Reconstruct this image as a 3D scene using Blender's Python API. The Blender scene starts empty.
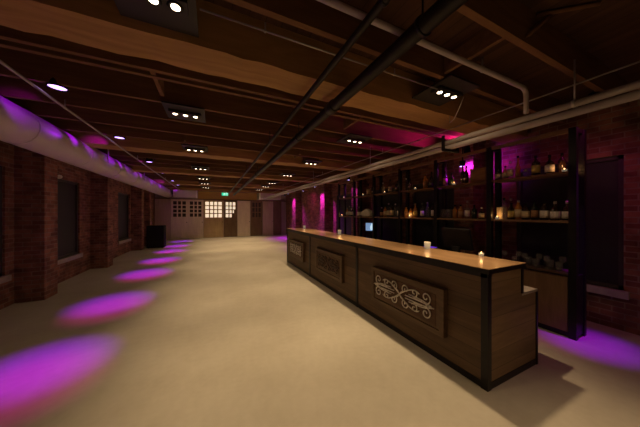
import bpy, bmesh, math, random
from mathutils import Vector, Matrix
random.seed(7)
SC = bpy.context.scene
COL = SC.collection
PI = math.pi

# ------------------------------------------------------------------ camera, world, exposure
F_PX, YAW = 228.0, math.atan(107/228.0)
cam_d = bpy.data.cameras.new('camera')
cam_d.sensor_width = 36.0
cam_d.lens = 36.0*F_PX/640.0
cam_d.clip_start, cam_d.clip_end = 0.05, 100
cam = bpy.data.objects.new('camera', cam_d)
COL.objects.link(cam)
cam.location = (0, 0, 1.55)
cam.rotation_euler = (PI/2, 0, -YAW)
SC.camera = cam
w = bpy.data.worlds.new('night'); SC.world = w
w.use_nodes = True
w.node_tree.nodes['Background'].inputs[0].default_value = (0.012, 0.010, 0.014, 1)
w.node_tree.nodes['Background'].inputs[1].default_value = 0.3
SC.view_settings.view_transform = 'Standard'
SC.view_settings.look = 'None'
SC.view_settings.gamma = 1
SC.view_settings.use_curve_mapping = False
SC.view_settings.exposure = 0.0

WARM = (1.0, 0.71, 0.38)
TRACK_W = 152.0          # each ceiling triple spotlight
PURPLE_W = 250.0         # each left purple floor wash
RPURPLE_W = 260.0
CANDLE_W = 0.25

# ------------------------------------------------------------------ materials
def new_mat(name):
    m = bpy.data.materials.new(name); m.use_nodes = True
    return m, m.node_tree.nodes, m.node_tree.links, m.node_tree.nodes['Principled BSDF']

def mat_plain(name, col, rough=0.5, metal=0.0, var=0.12, scale=9.0, bump=0.0, spec=0.5, coat=0.0):
    m, n, l, b = new_mat(name)
    tc = n.new('ShaderNodeTexCoord'); nz = n.new('ShaderNodeTexNoise')
    nz.inputs['Scale'].default_value = scale; nz.inputs['Detail'].default_value = 5
    cr = n.new('ShaderNodeValToRGB')
    cr.color_ramp.elements[0].position = 0.3; cr.color_ramp.elements[1].position = 0.7
    cr.color_ramp.elements[0].color = (*[c*(1-var) for c in col], 1)
    cr.color_ramp.elements[1].color = (*[min(1, c*(1+var)) for c in col], 1)
    l.new(tc.outputs['Object'], nz.inputs['Vector']); l.new(nz.outputs['Fac'], cr.inputs['Fac'])
    l.new(cr.outputs['Color'], b.inputs['Base Color'])
    b.inputs['Roughness'].default_value = rough; b.inputs['Metallic'].default_value = metal
    b.inputs['Specular IOR Level'].default_value = spec
    b.inputs['Coat Weight'].default_value = coat
    if bump:
        bp = n.new('ShaderNodeBump'); bp.inputs['Strength'].default_value = bump; bp.inputs['Distance'].default_value = 0.01
        l.new(nz.outputs['Fac'], bp.inputs['Height']); l.new(bp.outputs['Normal'], b.inputs['Normal'])
    return m

def mat_wood(name, c1, c2, axis='X', scale=2.0, rough=0.6, coat=0.0, bump=0.15, planks=None, spec=0.3):
    m, n, l, b = new_mat(name)
    tc = n.new('ShaderNodeTexCoord'); mp = n.new('ShaderNodeMapping')
    s = [scale*9]*3; s['XYZ'.index(axis)] = scale
    mp.inputs['Scale'].default_value = s
    nz = n.new('ShaderNodeTexNoise'); nz.inputs['Scale'].default_value = 1.0; nz.inputs['Detail'].default_value = 7
    nz.inputs['Roughness'].default_value = 0.62; nz.inputs['Distortion'].default_value = 0.6
    cr = n.new('ShaderNodeValToRGB')
    cr.color_ramp.elements[0].position = 0.32; cr.color_ramp.elements[1].position = 0.68
    cr.color_ramp.elements[0].color = (*c1, 1); cr.color_ramp.elements[1].color = (*c2, 1)
    l.new(tc.outputs['Object'], mp.inputs['Vector']); l.new(mp.outputs['Vector'], nz.inputs['Vector'])
    l.new(nz.outputs['Fac'], cr.inputs['Fac'])
    col = cr.outputs['Color']
    if planks:
        ax, width, dark = planks
        sp = n.new('ShaderNodeSeparateXYZ'); l.new(tc.outputs['Object'], sp.inputs[0])
        d = n.new('ShaderNodeMath'); d.operation = 'DIVIDE'; d.inputs[1].default_value = width
        l.new(sp.outputs[ax], d.inputs[0])
        fl = n.new('ShaderNodeMath'); fl.operation = 'FLOOR'; l.new(d.outputs[0], fl.inputs[0])
        fr = n.new('ShaderNodeMath'); fr.operation = 'FRACT'; l.new(d.outputs[0], fr.inputs[0])
        wn = n.new('ShaderNodeTexWhiteNoise'); wn.noise_dimensions = '1D'; l.new(fl.outputs[0], wn.inputs['W'])
        mr = n.new('ShaderNodeMapRange'); mr.inputs['To Min'].default_value = 0.82; mr.inputs['To Max'].default_value = 1.15
        l.new(wn.outputs['Value'], mr.inputs['Value'])
        gt = n.new('ShaderNodeMath'); gt.operation = 'GREATER_THAN'; gt.inputs[1].default_value = 0.04; l.new(fr.outputs[0], gt.inputs[0])
        mx = n.new('ShaderNodeMath'); mx.operation = 'MAXIMUM'; mx.inputs[1].default_value = dark; l.new(gt.outputs[0], mx.inputs[0])
        mu = n.new('ShaderNodeMath'); mu.operation = 'MULTIPLY'; l.new(mr.outputs[0], mu.inputs[0]); l.new(mx.outputs[0], mu.inputs[1])
        vm = n.new('ShaderNodeVectorMath'); vm.operation = 'SCALE'; l.new(col, vm.inputs[0]); l.new(mu.outputs[0], vm.inputs['Scale'])
        col = vm.outputs[0]
    l.new(col, b.inputs['Base Color'])
    b.inputs['Roughness'].default_value = rough; b.inputs['Coat Weight'].default_value = coat
    b.inputs['Coat Roughness'].default_value = 0.12; b.inputs['Specular IOR Level'].default_value = spec
    bp = n.new('ShaderNodeBump'); bp.inputs['Strength'].default_value = bump; bp.inputs['Distance'].default_value = 0.004
    l.new(nz.outputs['Fac'], bp.inputs['Height']); l.new(bp.outputs['Normal'], b.inputs['Normal'])
    return m

def mat_brick(name, a, b2, mortar):
    m, n, l, b = new_mat(name)
    tc = n.new('ShaderNodeTexCoord'); sp = n.new('ShaderNodeSeparateXYZ'); ad = n.new('ShaderNodeMath')
    cb = n.new('ShaderNodeCombineXYZ'); br = n.new('ShaderNodeTexBrick')
    l.new(tc.outputs['Object'], sp.inputs[0]); l.new(sp.outputs['X'], ad.inputs[0]); l.new(sp.outputs['Y'], ad.inputs[1])
    l.new(ad.outputs[0], cb.inputs['X']); l.new(sp.outputs['Z'], cb.inputs['Y']); l.new(cb.outputs[0], br.inputs['Vector'])
    br.inputs['Color1'].default_value = (*a, 1); br.inputs['Color2'].default_value = (*b2, 1); br.inputs['Mortar'].default_value = (*mortar, 1)
    br.inputs['Scale'].default_value = 1.0; br.inputs['Brick Width'].default_value = 0.215; br.inputs['Row Height'].default_value = 0.075
    br.inputs['Mortar Size'].default_value = 0.009; br.inputs['Mortar Smooth'].default_value = 0.4; br.inputs['Bias'].default_value = -0.1
    nz = n.new('ShaderNodeTexNoise'); nz.inputs['Scale'].default_value = 5.0; nz.inputs['Detail'].default_value = 6
    l.new(tc.outputs['Object'], nz.inputs['Vector'])
    mr = n.new('ShaderNodeMapRange'); mr.inputs['From Min'].default_value = 0.3; mr.inputs['From Max'].default_value = 0.7
    mr.inputs['To Min'].default_value = 0.6; mr.inputs['To Max'].default_value = 1.35
    l.new(nz.outputs['Fac'], mr.inputs['Value'])
    vm = n.new('ShaderNodeVectorMath'); vm.operation = 'SCALE'
    l.new(br.outputs['Color'], vm.inputs[0]); l.new(mr.outputs[0], vm.inputs['Scale']); l.new(vm.outputs[0], b.inputs['Base Color'])
    b.inputs['Roughness'].default_value = 0.85; b.inputs['Specular IOR Level'].default_value = 0.25
    bp = n.new('ShaderNodeBump'); bp.inputs['Strength'].default_value = 0.6; bp.inputs['Distance'].default_value = 0.012; bp.invert = True
    l.new(br.outputs['Fac'], bp.inputs['Height']); l.new(bp.outputs['Normal'], b.inputs['Normal'])
    return m

def mat_concrete(name):
    m, n, l, b = new_mat(name)
    tc = n.new('ShaderNodeTexCoord')
    n1 = n.new('ShaderNodeTexNoise'); n1.inputs['Scale'].default_value = 0.9; n1.inputs['Detail'].default_value = 8; n1.inputs['Roughness'].default_value = 0.6
    n2 = n.new('ShaderNodeTexNoise'); n2.inputs['Scale'].default_value = 14; n2.inputs['Detail'].default_value = 6
    l.new(tc.outputs['Object'], n1.inputs['Vector']); l.new(tc.outputs['Object'], n2.inputs['Vector'])
    mx = n.new('ShaderNodeMath'); mx.operation = 'MULTIPLY_ADD'; mx.inputs[1].default_value = 0.25
    l.new(n2.outputs['Fac'], mx.inputs[0]); l.new(n1.outputs['Fac'], mx.inputs[2])
    cr = n.new('ShaderNodeValToRGB')
    cr.color_ramp.elements[0].position = 0.45; cr.color_ramp.elements[1].position = 0.8
    cr.color_ramp.elements[0].color = (0.46, 0.41, 0.34, 1); cr.color_ramp.elements[1].color = (0.58, 0.53, 0.45, 1)
    l.new(mx.outputs[0], cr.inputs['Fac']); l.new(cr.outputs['Color'], b.inputs['Base Color'])
    b.inputs['Roughness'].default_value = 0.55; b.inputs['Specular IOR Level'].default_value = 0.35
    bp = n.new('ShaderNodeBump'); bp.inputs['Strength'].default_value = 0.05; bp.inputs['Distance'].default_value = 0.01
    l.new(n2.outputs['Fac'], bp.inputs['Height']); l.new(bp.outputs['Normal'], b.inputs['Normal'])
    return m

def mat_emit(name, col, strength, sample=False):
    m, n, l, b = new_mat(name)
    b.inputs['Base Color'].default_value = (*[min(1, c) for c in col], 1)
    b.inputs['Emission Color'].default_value = (*col, 1); b.inputs['Emission Strength'].default_value = strength
    if not sample:
        m.cycles.emission_sampling = 'NONE'
    return m

def mat_glass(name, col, rough=0.05, alpha=0.35):
    # clear or coloured glass, thin walled
    m, n, l, b = new_mat(name)
    b.inputs['Base Color'].default_value = (*col, 1); b.inputs['Roughness'].default_value = rough
    b.inputs['Alpha'].default_value = alpha; b.inputs['Specular IOR Level'].default_value = 0.8
    return m

M = {}
M['concrete'] = mat_concrete('polished concrete')
M['brick'] = mat_brick('old brick', (0.17, 0.068, 0.045), (0.34, 0.15, 0.092), (0.27, 0.185, 0.135))
M['joist'] = mat_wood('joist pine', (0.125, 0.058, 0.024), (0.20, 0.098, 0.041), 'X', 1.5, 0.75)
M['timber'] = mat_wood('timber beam', (0.30, 0.162, 0.060), (0.46, 0.26, 0.10), 'X', 1.1, 0.75, bump=0.3)
M['deck'] = mat_wood('ceiling deck', (0.065, 0.030, 0.015), (0.105, 0.050, 0.024), 'Y', 1.5, 0.85, planks=('X', 0.14, 0.4))
M['duct'] = mat_plain('white painted duct', (0.66, 0.58, 0.54), 0.45, 0.0, 0.06, 3)
M['pipe'] = mat_plain('pale painted pipe', (0.40, 0.335, 0.33), 0.45, 0.0, 0.06, 6)
M['conduit'] = mat_plain('galvanised conduit', (0.42, 0.38, 0.36), 0.4, 0.5, 0.1, 8)
M['blackpipe'] = mat_plain('black painted pipe', (0.020, 0.014, 0.011), 0.5, 0.2, 0.2, 6)
M['black'] = mat_plain('black steel', (0.016, 0.013, 0.013), 0.42, 0.5, 0.2, 12)
M['blackmat'] = mat_plain('matt black', (0.010, 0.009, 0.010), 0.8, 0, 0.2, 12, spec=0.1)
M['blind'] = mat_plain('dark blind', (0.022, 0.021, 0.024), 0.6, 0, 0.1, 3)
M['sill'] = mat_plain('stone sill', (0.40, 0.34, 0.31), 0.7, 0, 0.12, 12, 0.2)
M['frame'] = mat_plain('dark window frame', (0.05, 0.04, 0.04), 0.5)
M['plate'] = mat_plain('dark grey metal plate', (0.026, 0.022, 0.017), 0.55, 0.2, 0.1, 4)
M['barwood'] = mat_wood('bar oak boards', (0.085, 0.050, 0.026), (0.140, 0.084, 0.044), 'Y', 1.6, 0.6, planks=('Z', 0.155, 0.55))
M['barend'] = mat_wood('bar end boards', (0.19, 0.118, 0.068), (0.27, 0.172, 0.098), 'X', 2.2, 0.6, planks=('Z', 0.155, 0.6))  # colour lifted above the front boards, standing in for light on the end
M['panelwood'] = mat_wood('raised panel oak', (0.085, 0.049, 0.025), (0.14, 0.082, 0.042), 'Y', 2.0, 0.5)
M['panelrecess'] = mat_wood('raised panel field', (0.075, 0.036, 0.018), (0.12, 0.06, 0.03), 'Y', 2.0, 0.55)
M['carved'] = mat_plain('dark carved wood', (0.055, 0.026, 0.016), 0.5, 0, 0.2, 9)
M['iron'] = mat_plain('silvery wrought iron', (0.72, 0.66, 0.60), 0.45, 0.1, 0.12, 18)
M['bartop'] = mat_wood('varnished bar top', (0.42, 0.235, 0.115), (0.62, 0.38, 0.20), 'Y', 1.4, 0.28, coat=0.5, bump=0.05, spec=0.5)
M['ledge'] = mat_plain('pale work ledge', (0.50, 0.44, 0.38), 0.4, 0.2)
M['shelfwood'] = mat_wood('shelf plank', (0.17, 0.095, 0.05), (0.27, 0.15, 0.08), 'Y', 2.5, 0.5)
M['cabwood'] = mat_wood('back bar oak', (0.16, 0.095, 0.048), (0.25, 0.15, 0.075), 'Z', 2.0, 0.5)
M['darkwood'] = mat_wood('dark counter', (0.06, 0.035, 0.025), (0.10, 0.06, 0.04), 'Y', 2.0, 0.35, coat=0.3)
M['doorpale'] = mat_wood('pale painted door', (0.66, 0.54, 0.42), (0.78, 0.65, 0.51), 'Z', 1.3, 0.65, bump=0.1)
M['doormauve'] = mat_wood('faded painted door', (0.46, 0.34, 0.27), (0.56, 0.42, 0.34), 'Z', 1.3, 0.65, bump=0.1)
M['doorbrown'] = mat_wood('brown door', (0.42, 0.285, 0.16), (0.52, 0.365, 0.21), 'Z', 1.3, 0.6, bump=0.1)
M['doordark'] = mat_wood('dark door', (0.14, 0.085, 0.05), (0.21, 0.13, 0.075), 'Z', 1.3, 0.6, bump=0.1)
M['panedark'] = mat_plain('dark glazing', (0.07, 0.05, 0.042), 0.15, 0, 0.1)
M['panelit'] = mat_emit('lit glazing', (1.0, 0.80, 0.56), 0.85, True)
M['header'] = mat_wood('header boards', (0.52, 0.31, 0.085), (0.62, 0.39, 0.12), 'X', 1.2, 0.6)
M['litside'] = mat_plain('painted lit duct side', (0.88, 0.84, 0.78), 0.4, 0, 0.03, 3)  # near-white colour imitates lamplight on the inner duct side
M['softwall'] = mat_plain('pale plaster', (0.45, 0.36, 0.33), 0.8, 0, 0.06, 3)
M['lens'] = mat_emit('warm lamp lens', (1.0, 0.80, 0.52), 7.0)
M['plens'] = mat_emit('violet lamp lens', (0.60, 0.34, 1.0), 3.2)
M['plens_side'] = mat_emit('violet lamp lens dim', (0.62, 0.45, 1.0), 3.0)
M['flame'] = mat_emit('candle flame', (1.0, 0.62, 0.24), 3.5)
M['wax'] = mat_emit('glowing wax', (1.0, 0.72, 0.38), 0.3)
M['votive'] = mat_emit('frosted votive glass', (1.0, 0.86, 0.62), 0.12)
M['votive'].node_tree.nodes['Principled BSDF'].inputs['Base Color'].default_value = (0.46, 0.43, 0.34, 1)
M['screen'] = mat_emit('lit screen', (0.30, 0.50, 0.85), 0.5)
M['screenlight'] = mat_emit('lit screen window', (0.6, 0.82, 1.0), 0.9)
M['exitgreen'] = mat_emit('exit sign green', (0.04, 0.62, 0.34), 0.9)
M['exitwhite'] = mat_emit('exit sign white', (0.75, 1.0, 0.85), 1.3)
M['glow'] = mat_emit('violet indicator strip', (0.16, 0.04, 0.9), 0.5)
M['glassdark'] = mat_plain('dark brown bottle glass', (0.030, 0.014, 0.008), 0.12, 0, 0.1, spec=0.8)
M['glassgreen'] = mat_plain('dark green bottle glass', (0.014, 0.024, 0.012), 0.12, 0, 0.1, spec=0.8)
M['glassamber'] = mat_glass('amber spirit bottle', (0.55, 0.22, 0.05), 0.08, 0.8)
M['glassclear'] = mat_glass('clear glass', (0.40, 0.36, 0.38), 0.06, 0.15)
M['label_cream'] = mat_plain('cream paper label', (0.66, 0.52, 0.34), 0.7, 0, 0.15, 60)
M['label_white'] = mat_plain('white paper label', (0.72, 0.64, 0.60), 0.7, 0, 0.15, 60)
M['label_yellow'] = mat_plain('yellow paper label', (0.62, 0.45, 0.12), 0.7, 0, 0.15, 60)
M['label_brown'] = mat_plain('brown paper label', (0.34, 0.17, 0.08), 0.7, 0, 0.15, 60)
M['cap_black'] = M['blackmat']
M['cap_silver'] = mat_plain('silver cap', (0.55, 0.52, 0.50), 0.35, 0.7)
M['carton'] = mat_wood('brown wooden box', (0.20, 0.095, 0.035), (0.30, 0.15, 0.055), 'Y', 3, 0.6)
M['linen'] = mat_plain('pale linen', (0.62, 0.58, 0.50), 0.9, 0, 0.1, 30)

# ------------------------------------------------------------------ mesh helpers
class MB:
    def __init__(s):
        s.bm = bmesh.new()
    def box(s, x0, x1, y0, y1, z0, z1, bevel=0.0):
        t = bmesh.new()
        bmesh.ops.create_cube(t, size=1)
        bmesh.ops.scale(t, vec=(x1-x0, y1-y0, z1-z0), verts=t.verts)
        bmesh.ops.translate(t, vec=((x0+x1)/2, (y0+y1)/2, (z0+z1)/2), verts=t.verts)
        if bevel:
            bmesh.ops.bevel(t, geom=t.edges[:], offset=bevel, segments=2, affect='EDGES', profile=0.7)
        s._merge(t); return s
    def _merge(s, t):
        me = bpy.data.meshes.new('tmp'); t.to_mesh(me); t.free(); s.bm.from_mesh(me); bpy.data.meshes.remove(me)
    def tube(s, pts, r, n=10, caps=True, closed=False):
        pts = [Vector(p) for p in pts]; N = len(pts); rings = []
        up = None
        for i, p in enumerate(pts):
            a = pts[i-1] if (i > 0 or closed) else p
            b = pts[(i+1) % N] if (i < N-1 or closed) else p
            t = (b-a).normalized()
            if up is None:
                up = Vector((0, 0, 1)) if abs(t.z) < 0.9 else Vector((1, 0, 0))
            u = (up - t*up.dot(t)).normalized(); up = u
            v = t.cross(u)
            rings.append([s.bm.verts.new(p + u*r*math.cos(2*PI*k/n) + v*r*math.sin(2*PI*k/n)) for k in range(n)])
        for i in range(N if closed else N-1):
            A, B = rings[i], rings[(i+1) % N]
            for k in range(n):
                f = s.bm.faces.new((A[k], A[(k+1) % n], B[(k+1) % n], B[k])); f.smooth = True
        if caps and not closed:
            s.bm.faces.new(rings[0][::-1]); s.bm.faces.new(rings[-1])
        return s
    def lathe(s, prof, cx=0, cy=0, z0=0, n=16):
        rings = []
        for r, z in prof:
            if r < 1e-5:
                rings.append([s.bm.verts.new((cx, cy, z0+z))])
            else:
                rings.append([s.bm.verts.new((cx+r*math.cos(2*PI*k/n), cy+r*math.sin(2*PI*k/n), z0+z)) for k in range(n)])
        for A, B in zip(rings, rings[1:]):
            if len(A) == 1 and len(B) == 1: continue
            for k in range(n):
                k2 = (k+1) % n
                if len(A) == 1: vs = (A[0], B[k2], B[k])
                elif len(B) == 1: vs = (A[k], A[k2], B[0])
                else: vs = (A[k], A[k2], B[k2], B[k])
                f = s.bm.faces.new(vs); f.smooth = True
        return s
    def prism(s, poly, x0, x1):
        # poly of (y,z), extruded along x
        A = [s.bm.verts.new((x0, y, z)) for y, z in poly]; B = [s.bm.verts.new((x1, y, z)) for y, z in poly]
        n = len(poly)
        s.bm.faces.new(A[::-1]); s.bm.faces.new(B)
        for k in range(n): s.bm.faces.new((A[k], A[(k+1) % n], B[(k+1) % n], B[k]))
        return s
    def xform(s, mat):
        bmesh.ops.transform(s.bm, matrix=mat, verts=s.bm.verts); return s
    def build(s, name, m, parent=None, origin=None):
        bmesh.ops.recalc_face_normals(s.bm, faces=s.bm.faces)
        me = bpy.data.meshes.new(name)
        off = Vector((0, 0, 0))
        if parent is not None:
            off = wloc(parent)
        elif origin is not None:
            off = Vector(origin)
        bmesh.ops.translate(s.bm, vec=-off, verts=s.bm.verts)
        s.bm.to_mesh(me); s.bm.free()
        me.materials.append(m if not isinstance(m, str) else M[m])
        o = bpy.data.objects.new(name, me); COL.objects.link(o)
        if parent is not None: o.parent = parent
        else: o.location = off
        return o

def wloc(o):
    v = Vector(o.location)
    while o.parent: o = o.parent; v += Vector(o.location)
    return v
def tag(o, label=None, cat=None, group=None, kind=None):
    if label: o['label'] = label
    if cat: o['category'] = cat
    if group: o['group'] = group
    if kind: o['kind'] = kind
    return o
def thing(name, loc, label, cat, group=None):
    o = bpy.data.objects.new(name, None); COL.objects.link(o); o.location = loc
    o.empty_display_size = 0.1
    return tag(o, label, cat, group)
def kids(o): return [c for c in bpy.data.objects if c.parent == o]
def copy_tree(o, parent=None):
    c = o.copy(); COL.objects.link(c)
    if parent is not None: c.parent = parent
    for k in kids(o): copy_tree(k, c)
    return c
def ordinal(i): return ['first', 'second', 'third', 'fourth', 'fifth', 'sixth', 'seventh', 'eighth', 'ninth', 'tenth'][i]

def spot(name, parent, loc, target, energy, col, angle, blend=1.0, radius=0.05):
    d = bpy.data.lights.new(name, 'SPOT'); d.energy = energy; d.color = col
    d.spot_size = math.radians(angle); d.spot_blend = blend; d.shadow_soft_size = radius
    o = bpy.data.objects.new(name, d); COL.objects.link(o)
    o.parent = parent
    p = wloc(parent)
    o.location = Vector(loc) - p
    o.rotation_euler = (Vector(target)-Vector(loc)).to_track_quat('-Z', 'Y').to_euler()
    return o
def point(name, parent, loc, energy, col, radius=0.02):
    d = bpy.data.lights.new(name, 'POINT'); d.energy = energy; d.color = col; d.shadow_soft_size = radius
    o = bpy.data.objects.new(name, d); COL.objects.link(o); o.parent = parent
    o.location = Vector(loc) - wloc(parent)
    return o

# ------------------------------------------------------------------ room shell
XL, XR, YF, YB, ZC = -3.10, 4.90, -3.0, 16.35, 3.25
def struct(name, mb, m, parent=None):
    o = mb.build(name, m, parent)
    if parent is None: o['kind'] = 'structure'
    return o
struct('floor', MB().box(XL-0.3, XR+0.3, YF-0.2, YB+0.3, -0.1, 0), 'concrete')
ceiling = struct('ceiling', MB().box(XL-0.3, XR+0.3, YF-0.2, YB+0.3, ZC, ZC+0.1), 'deck')

def side_wall(name, xin, sgn, wins, zlo, zhi):
    """brick wall with window openings; inner face at xin, thickness outwards"""
    mb = MB(); x0, x1 = sorted((xin, xin+sgn*0.3)); y = YF
    for a, b in wins:
        mb.box(x0, x1, y, a, 0, ZC)
        mb.box(x0, x1, a, b, 0, zlo); mb.box(x0, x1, a, b, zhi, ZC)
        y = b
    mb.box(x0, x1, y, YB+0.2, 0, ZC)
    return struct(name, mb, 'brick')
LW = [(1.55, 2.45), (4.40, 5.60), (6.70, 7.92), (10.55, 11.78)]
RW = [(1.02, 2.20), (3.35, 4.55), (4.95, 6.15), (7.35, 8.75)]
ZS, ZT = 0.53, 2.33
wall_left = side_wall('wall_left', XL, -1, LW, ZS, ZT)
wall_right = side_wall('wall_right', XR, 1, RW, ZS, ZT)
struct('wall_back', MB().box(XL, XR, YB, YB+0.2, 0, ZC), 'softwall')
struct('wall_front', MB().box(XL-0.3, XR+0.3, YF-0.2, YF, 0, ZC), 'brick')
for a, b in ((2.7, 3.08), (5.79, 6.17), (8.49, 8.87), (11.93, 12.31), (13.3, 13.7)):
    MB().box(XL-0.02, -2.73, a, b, 0, ZC).build('brick_pier', 'brick', wall_left)
for a, b in ((-0.4, 0.0), (2.72, 3.1), (6.6, 6.98), (9.2, 9.62), (13.15, 13.75)):
    MB().box(4.53, XR+0.02, a, b, 0, ZC).build('brick_pier', 'brick', wall_right)
wn = 0
for wins, xin, sgn in ((LW, XL, -1), (RW, XR, 1)):
    for a, b in wins:
        wn += 1
        xp = xin+sgn*0.06
        o = struct('window_%d' % wn, MB().box(*sorted((xp, xp+sgn*0.02)), a, b, ZS, ZT), 'blind')
        f = MB(); x0, x1 = sorted((xp-sgn*0.03, xp))
        f.box(x0, x1, a, a+0.05, ZS, ZT).box(x0, x1, b-0.05, b, ZS, ZT).box(x0, x1, a, b, ZT-0.05, ZT).box(x0, x1, a, b, ZS, ZS+0.05)
        f.build('window_frame', 'frame', o)
        MB().box(*sorted((xin-sgn*0.05, xp)), a-0.05, b+0.05, ZS-0.10, ZS, 0.008).build('window_sill', 'sill', o)

# ceiling timbers: joists run across the room, deeper beams among them
BEAMS = [(-1.35, -1.0), (2.04, 2.40), (5.72, 6.08), (8.62, 8.98), (11.9, 12.26), (14.6, 14.9)]
joist_y = []
y = -2.55
while y < 16.2:
    if not any(a-0.28 < y < b+0.28 for a, b in BEAMS) and not 0.2 < y < 0.9: joist_y.append(y)
    y += 0.6
joist_y += [2.72, 6.42, 9.3, 8.3]
# fixed rows visible near the camera
joist_y = [j for j in joist_y if not (0.6 < j < 1.95)] + [1.00, 1.60]
for yy in sorted(joist_y):
    MB().box(XL, XR, yy-0.026, yy+0.026, 2.95, ZC, 0.003).build('joist', 'joist', ceiling)
def rough_beam(a, b):
    mb = MB(); N = 60
    rows = []
    for i in range(N+1):
        x = XL + (XR-XL)*i/N
        j = lambda: random.uniform(-0.008, 0.008)
        rows.append([mb.bm.verts.new(p) for p in ((x, a+j(), 2.87+j()), (x, b+j(), 2.87+j()), (x, b, ZC), (x, a, ZC))])
    for A, B in zip(rows, rows[1:]):
        for k in range(4):
            mb.bm.faces.new((A[k], A[(k+1) % 4], B[(k+1) % 4], B[k]))
    mb.bm.faces.new(rows[0]); mb.bm.faces.new(rows[-1])
    return mb
for a, b in BEAMS:
    rough_beam(a, b).build('timber_beam', 'timber', ceiling)
def nog(x, ya, yb, z0=2.98):
    MB().box(x-0.02, x+0.02, ya, yb, z0, z0+0.16).build('blocking', 'joist', ceiling)
nog(2.15, 1.03, 1.57)
MB().tube([(2.28, 1.0, 2.96), (2.60, 0.91, 3.25)], 0.022, 4).build('blocking', 'joist', ceiling)
MB().tube([(2.48, 0.97, 3.23), (2.80, 0.70, 3.23)], 0.020, 4).build('blocking', 'joist', ceiling)
nog(-0.55, 2.75, 3.28, 2.96); nog(2.0, 2.75, 3.3, 2.97); nog(1.45, 4.6, 5.05, 2.97); nog(-0.5, 5.15, 5.6, 2.97); nog(1.9, 5.15, 5.6, 2.97)

# ------------------------------------------------------------------ back partition of old doors
ZD = 2.42
YD = 16.2
struct('trim_1', MB().box(XL+0.01, XR-0.01, YD-0.02, YB, ZD, ZD+0.05), 'doordark')
o = struct('trim_2', MB().box(-0.85, 2.75, YD+0.02, YB, ZD+0.05, 2.95), 'header')
def panel_door(x0, x1, mat, label, glaze=None, cols=3, rows=4, lit=False, dark_corner=False, panels=2, moulding=None):
    t = thing('panelled_door', ((x0+x1)/2, YD, 0), label, 'door', 'salvaged doors across the far wall')
    st = 0.10
    y0, y1 = YD, YD+0.05
    mb = MB()
    mb.box(x0, x0+st, y0, y1, 0.01, ZD-0.005).box(x1-st, x1, y0, y1, 0.01, ZD-0.005)
    mb.box(x0+st, x1-st, y0, y1, 0.01, 0.22); mb.box(x0+st, x1-st, y0, y1, ZD-0.12, ZD-0.005)
    zt = ZD-0.12
    if glaze:
        mb.box(x0+st, x1-st, y0, y1, glaze-0.12, glaze)
        pz = glaze-0.12
    else:
        pz = zt
    for k in range(1, panels):
        zz = 0.22 + (pz-0.22)*k/panels
        mb.box(x0+st, x1-st, y0, y1, zz-0.045, zz+0.045)
    mb.build('door_frame', mat, t)
    for k in range(panels):
        a = 0.22+(pz-0.22)*k/panels; b = 0.22+(pz-0.22)*(k+1)/panels
        MB().box(x0+st-0.01, x1-st+0.01, y0+0.022, y1-0.01, a, b).box(x0+st+0.05, x1-st-0.05, y0+0.010, y0+0.025, a+0.1, b-0.1, 0.006).build('door_panel', mat, t)
    if glaze:
        gx0, gx1, gz0, gz1 = x0+st, x1-st, glaze, zt
        MB().box(gx0-0.01, gx1+0.01, y0+0.026, y0+0.034, gz0-0.01, gz1+0.01).build('glazing', 'panelit' if lit else 'panedark', t)
        g = MB()
        for k in range(1, cols):
            xx = gx0+(gx1-gx0)*k/cols; g.box(xx-0.034, xx+0.034, y0+0.006, y1-0.004, gz0, gz1)
        for k in range(1, rows):
            zz = gz0+(gz1-gz0)*k/rows; g.box(gx0, gx1, y0+0.008, y1-0.004, zz-0.03, zz+0.03)
        if dark_corner:
            pw = (gx1-gx0)/cols; ph = (gz1-gz0)/rows
            g.box(gx1-pw, gx1, y0+0.01, y0+0.024, gz0, gz0+ph); g.box(gx1-0.45*pw, gx1, y0+0.01, y0+0.024, gz0+ph, gz0+2*ph)
        g.build('glazing_bars', mat, t)
    MB().lathe([(0.0, 0), (0.012, 0), (0.012, 0.03), (0.026, 0.04), (0.026, 0.06), (0, 0.065)], n=10).xform(
        Matrix.Translation((x1-0.05, y0, 1.0)) @ Matrix.Rotation(PI/2, 4, 'X')).build('door_knob', 'black', t)
    return t
panel_door(-2.28, -1.41, 'doorpale', 'pale old door with dark glazing, left end of the far partition', 1.35, 3, 4)
panel_door(-1.40, -0.56, 'doorpale', 'pale old door with dark glazing, beside the lit brown door', 1.35, 3, 4)
panel_door(-0.54, 0.62, 'doorbrown', 'wide brown door with lit window grid, beside the two dark-glazed pale doors', 1.30, 4, 4, True)
panel_door(0.66, 1.45, 'doordark', 'dark brown door with lit window grid and one dark corner', 1.30, 3, 4, True, True)
panel_door(1.49, 2.31, 'doorpale', 'pale door with solid panels and no glass, right of lit doors', None, panels=4)
panel_door(2.35, 3.13, 'doordark', 'dark door with unlit window grid, right of the solid pale door', 1.30, 3, 3)
panel_door(3.17, 3.91, 'doormauve', 'faded solid door at the right end of the far partition', None, panels=3)
struct('trim_3', MB().box(XL+0.01, -2.30, YD, YB, 0, ZD), 'doormauve')
struct('trim_4', MB().box(3.93, 4.50, YD, YB, 0, ZD), 'doordark')
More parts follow.
